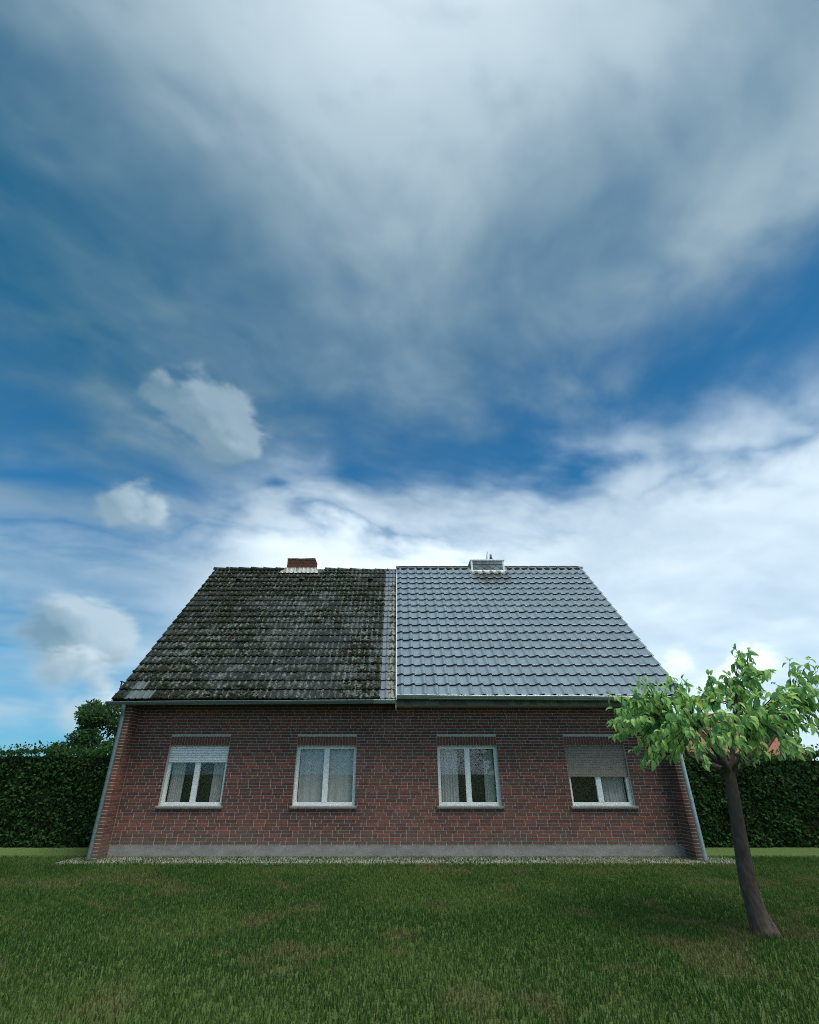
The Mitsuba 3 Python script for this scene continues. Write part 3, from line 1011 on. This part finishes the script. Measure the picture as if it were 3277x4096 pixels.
# crumbly mortar cap
cap = trimesh.creation.box((CX1 - CX0 + 0.01, CY1 - CY0 + 0.01, 0.035))
for _ in range(4):
    cap = cap.subdivide()
cv = np.array(cap.vertices)
cv += [(CX0 + CX1) / 2, (CY0 + CY1) / 2, CZ1 + 0.0165]
wob = meshkit.fbm(cv * 9, 3, 4)[:, None] - 0.5
top_ = cv[:, 2] > CZ1 + 0.001
cv[top_, 2] += 0.035 * wob[top_, 0]
edge = np.minimum(np.minimum(cv[:, 0] - CX0, CX1 - cv[:, 0]), np.minimum(cv[:, 1] - CY0, CY1 - cv[:, 1]))
cv[:, 2] -= np.where(top_ & (edge < 0.03), 0.012, 0)
put('cap', mikit.ply((cv, np.array(cap.faces)), 'mossy_mortar', smooth=40), ch)
# lead apron dressed over the tile rolls, upstand at the brick
xs = np.linspace(-4.245, -2.845, 141)
rows_ = [(6.63, 0.058), (6.645, 0.062), (6.78, 0.060), (6.88, 0.075), (6.93, 0.115)]
v = [rp(xx, s_ + 0.006 * math.sin(xx * 23), n_ + (roll_h((xx - X0) % WO, (0.120, 0.270), 0.042, 0.028) if r_ < 4 else 0.01)) for r_, (s_, n_) in enumerate(rows_) for xx in (xs if r_ < 3 else np.clip(xs, -4.13, -2.96))]
m_ = len(xs)
f = [(r * m_ + i, r * m_ + i + 1, (r + 1) * m_ + i + 1, (r + 1) * m_ + i) for r in range(4) for i in range(m_ - 1)]
put('flashing', MB().add(v, f).ply('lead', 50), ch, label='stained lead flashing dressed over the tile rolls')
put('upstand', MB().box(CX0 - 0.012, CX1 + 0.012, CY0 - 0.016, CY0 - 0.006, 8.19, 8.335).ply('lead'), ch)

# ---------------------------------------------------------------- slate-clad chimney (right)
DX0, DX1, DY0, DY1, DZ0, DZ1 = 2.705, 3.895, 16.77, 17.55, 7.90, 8.500
c2 = put('chimney', MB().box(DX0 + 0.01, DX1 - 0.01, DY0 + 0.012, DY1 - 0.012, DZ0, DZ1).ply('deck'), house_r, label='slate-clad chimney with white metal cap')
put('cap', mikit.ply(cham_box(DX0 - 0.035, DX1 + 0.035, DY0 - 0.035, DY1 + 0.035, DZ1 - 0.002, DZ1 + 0.050, 0.004), 'white_trim'), c2)
for xa in (DX0 - 0.012, DX1 - 0.052):
    for ya in (DY0 - 0.014, DY1 - 0.030):
        put('corner_trim', mikit.ply(cham_box(xa, xa + 0.064, ya, ya + 0.044, DZ0 + 0.06, DZ1 - 0.004, 0.003), 'white_trim'), c2)


def slate_piece(pts, y, tilt, t=0.006):
    pts = np.array(pts)
    zc = pts[:, 1].max()
    a = [(p[0], y - tilt * (zc - p[1]) - t, p[1]) for p in pts]
    b = [(p[0], y - tilt * (zc - p[1]), p[1]) for p in pts]
    n_ = len(pts)
    m = MB()
    vv = a + b
    tri = [(0, i, i + 1) for i in range(1, n_ - 1)]
    m.add(vv, tri)
    m.add(vv, [(i, n_ + i, n_ + (i + 1) % n_, (i + 1) % n_) for i in range(n_)])
    return m


from shapely.geometry import Polygon, box as sbox
SL = ['slate', 'slate', 'slate_dark', 'slate_light']
face = sbox(DX0 + 0.053, 8.045, DX1 - 0.053, 8.385)
hw = 0.293
for row in range(5):
    zb = 8.299 - (row - 1) * 0.081
    for i in range(-1, 5):
        xc = DX0 + 0.053 + (0.267 if row % 2 else 0.121) + i * hw
        hexa = Polygon([(xc - 0.147, zb + 0.078), (xc - 0.036, zb), (xc + 0.036, zb), (xc + 0.147, zb + 0.078), (xc + 0.06, zb + 0.165), (xc - 0.06, zb + 0.165)]).intersection(face)
        if hexa.is_empty or hexa.area < 0.0006 or hexa.geom_type != 'Polygon':
            continue
        pts = list(hexa.exterior.coords)[:-1]
        if Polygon(pts).exterior.is_ccw is False:
            pts = pts[::-1]
        put('slate_shingle', slate_piece(pts, DY0 + 0.008 + 0.001 * (i % 2), 0.11).ply(random.choice(SL)), c2)
nsh = 7
wsh = (DX1 - DX0 - 0.106) / nsh
for i in range(nsh):
    a, b = DX0 + 0.053 + i * wsh, DX0 + 0.053 + (i + 1) * wsh
    pts = [(a + 0.002, 8.353), (b - 0.026, 8.353), (b - 0.003, 8.378), (b - 0.003, DZ1 - 0.004), (a + 0.002, DZ1 - 0.004)]
    put('slate_shingle', slate_piece(pts, DY0 - 0.004 - 0.0015 * (i % 2), 0.07).ply(random.choice(SL)), c2)
# left and right cheeks: slates in plain courses
for xs_, sg in ((DX0, -1), (DX1, 1)):
    for row in range(4):
        z1 = DZ1 - 0.004 - row * 0.15
        for i in range(4):
            ya = DY0 + 0.035 + i * 0.208
            q = [(xs_ + sg * (0.002 + 0.004 * (i % 2)), y_, z_) for y_, z_ in ((ya, z1 - 0.155), (ya + 0.205, z1 - 0.155), (ya + 0.205, z1), (ya, z1))]
            q2 = [(p[0] - sg * 0.010, p[1], p[2]) for p in q]
            put('slate_shingle', MB().add(q + q2, np.array([[0, 1, 2, 3], [7, 6, 5, 4], [0, 4, 5, 1], [1, 5, 6, 2], [2, 6, 7, 3], [3, 7, 4, 0]])).ply('slate'), c2)
# crumpled metal apron round the foot
xs = np.linspace(2.575, 3.995, 143)
rows_ = [(6.395, 0.0505), (6.41, 0.055), (6.50, 0.050), (6.585, 0.052), (6.622, 0.075)]
v = []
for r_, (s_, n_) in enumerate(rows_):
    for xx in xs:
        xx_ = xx if r_ < 2 else np.clip(xx, 2.64, 3.965)
        lx = (xx - 0.165) % WN
        hh = np.interp(lx, qx, qh) if r_ < 3 else 0.004
        crump = 0.012 * (meshkit.noise(np.array([xx * 16, s_ * 14, 2.0]), 4) - 0.5) * (3.0 if (xx < 2.68 or xx > 3.90) else 1.0)
        v.append(rp(xx_, s_ + 0.02 * (meshkit.noise(np.array([xx * 9, 1.0, 1.0]), 8) - 0.5) * (r_ == 0), NO + n_ + max(hh, 0) + crump))
m_ = len(xs)
f = [(r * m_ + i, r * m_ + i + 1, (r + 1) * m_ + i + 1, (r + 1) * m_ + i) for r in range(4) for i in range(m_ - 1)]
put('flashing', MB().add(v, f).ply('foil', 30), c2, label='crumpled silvery metal apron at the chimney foot')
for sg, xa, xb in ((-1, 2.585, DX0 - 0.004), (1, DX1 + 0.004, 4.00)):
    xs = np.linspace(xa, xb, 12)
    ss = np.linspace(6.45, 6.95, 26)
    v = [rp(xx, s_, NO + 0.060 + 0.012 * (meshkit.noise(np.array([xx * 22, s_ * 15, 6.0]), 2) - 0.5) + 0.015 * max(0, 1 - min(abs(xx - DX0), abs(xx - DX1)) / 0.05)) for s_ in ss for xx in xs]
    f = [(r * 12 + i, r * 12 + i + 1, (r + 1) * 12 + i + 1, (r + 1) * 12 + i) for r in range(25) for i in range(11)]
    put('side_flashing', MB().add(v, f).ply('foil', 30), c2)
# flue and the narrow pale panel on the cap
zt = DZ1 + 0.050
FX, FY = 3.495, 17.0
v, f = tube([(FX, FY, zt), (FX, FY, zt + 0.105), (FX, FY, zt + 0.130), (FX, FY, zt + 0.138), (FX, FY, zt + 0.180)], [0.088, 0.085, 0.058, 0.044, 0.044], 20)
put('flue_collar', MB().add(v, f).ply('dark_metal', 35), c2)
pp, rr = [zt + 0.176], [0.042]
for i in range(4):
    z_ = zt + 0.180 + i * 0.022
    pp += [z_, z_ + 0.008, z_ + 0.012, z_ + 0.018]
    rr += [0.044, 0.044, 0.040, 0.040]
pp += [zt + 0.268, zt + 0.280, zt + 0.286]
rr += [0.044, 0.041, 0.030]
v, f = tube([(FX, FY, z_) for z_ in pp], rr, 20)
put('flue', MB().add(v, f).ply('grey_pipe', 35), c2)
tri = [(3.278, 16.97, zt), (3.375, 17.0, zt), (3.383, 17.0, zt + 0.41)]
v = tri + [(a, b + 0.012, c) for a, b, c in tri]
put('panel', MB().add(v, np.array([[0, 1, 2], [5, 4, 3]])).add(v, np.array([[0, 3, 4, 1], [1, 4, 5, 2], [2, 5, 3, 0]])).ply('pale_panel'), c2, label='narrow pale triangular panel on the chimney cap')
put('panel_edge', MB().add(*tube([tri[0], tri[2]], 0.007, 6)).ply('dark_metal'), c2)


# ------------------------------------------------------------------ leaves
def leaf_mesh(curl, fold):
    t = [0.0, 0.18, 0.42, 0.68, 0.88, 1.0]
    w = [0.05, 0.32, 0.46, 0.36, 0.14, 0.0]
    v, f = [], []
    for a, b in zip(t, w):
        y = math.sin(a * curl) / curl
        z = -(1 - math.cos(a * curl)) / curl
        v += [(-b * 0.5, y, z + b * fold), (0, y, z), (b * 0.5, y, z + b * fold)]
    for i in range(5):
        o = 3 * i
        f += [(o, o + 1, o + 4), (o, o + 4, o + 3), (o + 1, o + 2, o + 5), (o + 1, o + 5, o + 4)]
    return np.array(v), np.array(f)


LEAVES = [leaf_mesh(1.0, 0.30), leaf_mesh(1.5, 0.22), leaf_mesh(0.7, 0.42)]


def leaf_frame(pos, direction, size, spin):
    y = direction / np.linalg.norm(direction)
    up = np.array([0, 0, 1.0]) + 0.25 * rng.normal(size=3)
    x = np.cross(y, up)
    x /= np.linalg.norm(x) + 1e-9
    z = np.cross(x, y)
    c, s_ = math.cos(spin), math.sin(spin)
    x, z = c * x + s_ * z, -s_ * x + c * z
    m = np.eye(4)
    m[:3, :3] = np.stack([x * size, y * size, z * size], 1)
    m[:3, 3] = pos
    return m


# ------------------------------------------------------------------ the cherry tree at the right
cherry = thing('cherry_tree', 'young cherry tree with drooping green leaves in front of the right eave', 'tree')
trunk_pts = np.array([(4.16, 7.15, -0.05), (4.15, 7.15, 0.06), (4.13, 7.155, 0.2), (4.12, 7.16, 0.5), (4.16, 7.12, 1.0), (4.22, 7.12, 1.45), (4.25, 7.10, 1.75)])
put('trunk', MB().add(*tube(trunk_pts, [0.19, 0.135, 0.105, 0.088, 0.076, 0.068, 0.058], 16)).ply('bark', True), cherry)
shown = [(3.32, 7.00, 2.66), (3.13, 6.95, 2.52), (2.86, 7.00, 2.43), (3.05, 6.9, 2.38), (3.58, 7.1, 2.58), (3.84, 7.25, 2.76), (3.93, 7.0, 2.62),
         (4.20, 6.9, 2.72), (4.33, 7.2, 2.62), (4.50, 7.0, 2.73), (4.66, 6.9, 2.93), (4.74, 7.0, 3.10), (3.45, 6.8, 2.47), (3.70, 6.8, 2.45), (3.95, 6.8, 2.44), (4.15, 6.8, 2.50),
         (4.45, 6.8, 2.52), (4.65, 6.9, 2.62), (3.28, 6.8, 2.33), (3.60, 6.7, 2.30), (4.60, 6.7, 2.42), (4.30, 6.7, 2.35), (3.88, 7.3, 2.55), (4.72, 6.8, 2.80)]
extra = [(3.36, 6.95, 2.70), (3.42, 7.05, 2.60), (3.22, 6.95, 2.56), (3.80, 7.2, 2.84), (3.90, 7.05, 2.74), (3.60, 6.95, 2.62), (4.24, 6.95, 2.78), (4.38, 7.0, 2.70), (4.55, 7.0, 2.78),
         (4.70, 6.9, 2.98), (4.78, 7.0, 3.06), (3.75, 6.9, 2.55), (4.05, 6.9, 2.58), (3.50, 6.9, 2.52), (2.95, 6.95, 2.44), (3.12, 6.9, 2.42)]
shown = [(a, b, c + 0.075) for a, b, c in shown]
hidden = list(extra)
for i in range(160):
    a = rng.random() * 2 * math.pi
    rr_ = 0.25 + 1.15 * math.sqrt(rng.random())
    hx_, hy_ = 4.30 + rr_ * math.cos(a) * 1.05, 7.15 + rr_ * math.sin(a) * 0.8
    top_h = 2.48 + 0.45 * sst(4.0, 5.2, np.array(hx_)) * (1 - 0.55 * sst(5.1, 5.9, np.array(hx_)))
    z_ = 1.62 + (top_h - 1.62) * rng.random() ** 0.75 + 0.1 * (rng.random() - 0.5)
    if hx_ < 3.1 and z_ < 2.0:
        z_ = 2.0 + 0.3 * rng.random()
    hidden.append((hx_, hy_, z_))
hidden += [(4.85, 6.9, 3.12), (5.0, 7.2, 3.0), (5.2, 7.1, 2.85)]
twigs = MB()
limbs = [np.array(p) for p in ((3.55, 7.05, 2.30), (3.9, 7.1, 2.40), (4.25, 7.0, 2.45), (4.6, 7.0, 2.65), (4.9, 7.15, 2.85), (4.9, 7.5, 2.45), (4.0, 7.6, 2.3), (5.2, 6.9, 2.4), (4.4, 6.6, 2.2), (3.7, 6.7, 2.15), (5.4, 7.3, 2.3))]
start = np.array([4.24, 7.11, 1.62])
for L in limbs:
    mid = (start + L) / 2 + np.array([0, 0, -0.08]) + 0.05 * rng.normal(size=3)
    p = np.array([start, start * 0.45 + mid * 0.55, mid, mid * 0.4 + L * 0.6 + [0, 0, 0.02], L])
    put('limb', MB().add(*tube(p, [0.044, 0.036, 0.028, 0.021, 0.013], 8)).ply('bark', True), cherry)
rest = {k: [] for k in LEAF}
P_LEAF = {(i, k): None for i in range(3) for k in LEAF}
alone = 0
for ti, tip in enumerate(shown + hidden):
    tip = np.array(tip)
    near = min(limbs, key=lambda q: np.linalg.norm(q - tip))
    base = near + 0.0 * tip
    d_ = tip - base
    L_ = np.linalg.norm(d_) + 1e-6
    pts = np.array([base, base + d_ * 0.35 + [0, 0, 0.05 * L_], base + d_ * 0.7 + [0, 0, 0.07 * L_], tip])
    twigs.add(*tube(pts, [0.009, 0.007, 0.005, 0.0025], 5))
    n_leaf = int(13 + rng.integers(0, 5))
    deep = rng.random()
    for j in range(n_leaf):
        u = 1 - (j / n_leaf) ** 1.15 * min(1.0, 0.42 / L_)
        p = base + d_ * u + np.array([0, 0, 0.07 * L_ * math.sin(math.pi * min(u, 1) * 0.8)])
        out = rng.normal(size=3) * [1, 1, 0.35]
        out /= np.linalg.norm(out)
        dirn = out * 0.8 + d_ / L_ * 0.35 + np.array([0, 0, -0.55 - 0.5 * rng.random()])
        if j < 2:
            dirn = d_ / L_ + np.array([0, 0, 0.2]) + 0.4 * out
        size = 0.088 + 0.055 * rng.random()
        if j < 2:
            size *= 0.7
        m = leaf_frame(p + 0.02 * out, dirn, size, rng.normal() * 0.5)
        q = rng.random()
        kind = 'leaf_light' if q < 0.30 else 'leaf_green' if q < 0.62 else 'leaf_mid' if q < 0.85 else 'leaf_deep' if q < 0.985 else 'leaf_yellow'
        li = int(rng.integers(0, 3))
        if ti < len(shown) and alone < 300:
            if P_LEAF[(li, kind)] is None:
                P_LEAF[(li, kind)] = mikit.ply(LEAVES[li], kind, smooth=True)
            put('leaf', {**P_LEAF[(li, kind)], 'to_world': T(m)}, cherry)
            alone += 1
        else:
            rest[kind].append((LEAVES[li][0] @ m[:3, :3].T + m[:3, 3], LEAVES[li][1]))
put('twigs', twigs.ply('bark', True), cherry, kind='stuff')
for k, items in rest.items():
    mb = MB()
    for v, f in items:
        mb.add(v, f)
    put('foliage', mb.ply(k, True), cherry, kind='stuff')


# ------------------------------------------------------------------ far tree at the left
def far_tree(label, cx, cy, height, width, n, seed, size=0.15):
    r_ = np.random.default_rng(seed)
    t = thing('garden_tree', label, 'tree')
    h0 = height * 0.30
    put('trunk', MB().add(*tube([(cx, cy, -0.05), (cx + 0.05, cy, h0), (cx, cy, height * 0.6)], [0.16, 0.11, 0.06], 10)).ply('bark', True), t)
    lumps = []
    for i in range(26):
        a, e = r_.random() * 2 * math.pi, r_.random()
        rad = width * (0.2 + 0.75 * math.sqrt(r_.random())) * (1.0 - 0.55 * e)
        lumps.append((cx + rad * math.cos(a), cy + rad * math.sin(a), h0 + (height - h0 - 0.25) * (0.15 + 0.85 * e), width * (0.20 + 0.14 * r_.random())))
    lm = MB()
    for (x, y, z, rr) in lumps[:12]:
        lm.add(*tube([(cx, cy, h0), ((cx + x) / 2, (cy + y) / 2, (h0 + z) / 2 + 0.2), (x, y, z)], [0.05, 0.03, 0.01], 6))
    put('limbs', lm.ply('bark', True), t, kind='stuff')
    mbs = {'far_leaf': MB(), 'far_leaf_light': MB()}
    for i in range(n):
        x, y, z, rr = lumps[int(r_.integers(0, len(lumps)))]
        d = r_.normal(size=3)
        d /= np.linalg.norm(d)
        p = np.array([x, y, z]) + d * rr * [1.1, 1.1, 0.8] * (0.55 + 0.55 * r_.random())
        lv = LEAVES[int(r_.integers(0, 3))]
        y_ = d * 0.6 + r_.normal(size=3) * 0.6 + [0, 0, -0.3]
        y_ /= np.linalg.norm(y_)
        x_ = np.cross(y_, r_.normal(size=3))
        x_ /= np.linalg.norm(x_)
        m = np.stack([x_, y_, np.cross(x_, y_)], 1) * size * (0.7 + 0.6 * r_.random())
        f4 = np.array([[0, 1, 2]])
        q = np.array([[0, 0, 0], [0.32, 0.5, 0.05], [0, 1.0, -0.05], [-0.32, 0.5, 0.05]])
        mbs['far_leaf_light' if r_.random() < 0.35 else 'far_leaf'].add(q @ m.T + p, np.array([[0, 1, 2], [0, 2, 3]]))
    for k, mb in mbs.items():
        put('crown', mb.ply(k, True), t, kind='stuff')


far_tree('small leafy tree beyond the left end of the gutter', -14.5, 26.0, 4.72, 1.75, 7500, 5)


# ------------------------------------------------------------------ hedges at the garden's sides
def hedge(label, xa, xb, y, h, seed):
    r_ = np.random.default_rng(seed)
    n = int((xb - xa) * 1500)
    mb = MB()
    P = r_.random((n, 3))
    x = xa + (xb - xa) * P[:, 0]
    hh = h + 0.16 * (meshkit.noise(np.stack([x * 1.3, x * 0, x * 0], 1), seed) - 0.5) + 0.22 * r_.random(n) ** 8
    top = P[:, 1] < 0.25
    z = np.where(top, hh - 0.05 * P[:, 2], hh * P[:, 2])
    yy = np.where(top, y + 0.9 * r_.random(n), y + 0.12 * r_.random(n) + 0.14 * meshkit.noise(np.stack([x * 2.2, z * 2.2, x * 0], 1), seed + 1))
    q = np.array([[0, 0, 0], [0.30, 0.5, 0.05], [0, 1.0, -0.05], [-0.30, 0.5, 0.05]])
    vs, fs = [], []
    for i in range(n):
        a = r_.normal(size=3) * 0.7 + [0, -0.5, 0.3]
        a /= np.linalg.norm(a)
        b = np.cross(a, r_.normal(size=3))
        b /= np.linalg.norm(b)
        m = np.stack([b, a, np.cross(b, a)], 1) * (0.07 + 0.05 * P[i, 1])
        vs.append(q @ m.T + [x[i], yy[i], z[i]])
        fs.append(np.array([[0, 1, 2], [0, 2, 3]]) + 4 * i)
    k = thing('hedge', label, 'hedge')
    put('foliage', mikit.ply((np.vstack(vs), np.vstack(fs)), 'hedge_leaf', smooth=True), k, kind='stuff')
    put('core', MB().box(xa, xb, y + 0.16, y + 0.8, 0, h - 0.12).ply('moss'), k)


hedge('clipped green hedge left of the house', -24.0, -7.3, 14.6, 2.15, 21)
hedge('clipped green hedge right of the house', 7.2, 22.0, 14.6, 2.05, 22)

# ------------------------------------------------------------------ a neighbour's red roof behind the cherry tree
nb = thing('neighbour_house', 'neighbouring house with red tiled roof behind the cherry tree', 'house')
put('wall', MB().box(14.4, 22.5, 30.6, 37.4, 0, 2.6).ply('render_wall'), nb)
nx0, nx1, ry, rz_ = 14.0, 22.9, 34.0, 5.05
m = MB()
v = [(nx0, 30.2, 2.5), (nx1, 30.2, 2.5), (nx1, ry, rz_), (nx0, ry, rz_), (nx1, 37.8, 2.5), (nx0, 37.8, 2.5)]
v += [(a, b, c - 0.16) for a, b, c in v]
m.add(v, np.array([[0, 1, 2, 3], [3, 2, 4, 5], [9, 8, 7, 6], [11, 10, 8, 9], [0, 6, 7, 1], [4, 10, 11, 5], [1, 7, 8, 2], [2, 8, 10, 4], [3, 9, 6, 0], [5, 11, 9, 3]]))
put('roof', m.ply('red_tile'), nb)

# ------------------------------------------------------------------ grass on the lawn near the camera
GP = 1.6
r_ = np.random.default_rng(77)
n = 5200
pos = r_.random((n, 2)) * GP
hgt = 0.035 + 0.045 * r_.random(n)
ang = r_.random(n) * 2 * math.pi
lean = 0.6 * r_.random(n)
wd = 0.0030 + 0.0025 * r_.random(n)
dxy = np.stack([np.cos(ang), np.sin(ang)], 1)
sxy = np.stack([-np.sin(ang), np.cos(ang)], 1)
v = np.zeros((n, 5, 3))
v[:, 0, :2] = pos - sxy * wd[:, None]
v[:, 1, :2] = pos + sxy * wd[:, None]
v[:, 2, :2] = pos + dxy * (hgt * lean * 0.35)[:, None] - sxy * (wd * 0.8)[:, None]
v[:, 3, :2] = pos + dxy * (hgt * lean * 0.35)[:, None] + sxy * (wd * 0.8)[:, None]
v[:, 4, :2] = pos + dxy * (hgt * lean)[:, None]
v[:, 2, 2] = v[:, 3, 2] = hgt * 0.6
v[:, 4, 2] = hgt * (1 - 0.25 * lean)
f = (np.array([[0, 1, 3], [0, 3, 2], [2, 3, 4]])[None] + 5 * np.arange(n)[:, None, None]).reshape(-1, 3)
scene['grass_patch'] = {'type': 'shapegroup', 'blades': mikit.ply((v.reshape(-1, 3), f), 'grass_blade', smooth=False)}
c = 0
for iy in range(6):
    y0 = 3.4 + iy * GP
    half = 0.9 * (y0 + GP) + 1.5
    nx = int(math.ceil(half / GP))
    for ix in range(-nx, nx):
        c += 1
        q = random.randrange(4)
        tr = T().translate([(ix + 0.5) * GP, y0 + 0.5 * GP, 0]).rotate([0, 0, 1], 90 * q).translate([-0.5 * GP, -0.5 * GP, 0])
        scene[f'grass__{c:03d}'] = {'type': 'instance', 'group': {'type': 'ref', 'id': 'grass_patch'}, 'to_world': tr}
labels['grass'] = {'label': 'short green lawn in front of the house', 'category': 'grass', 'kind': 'stuff'}
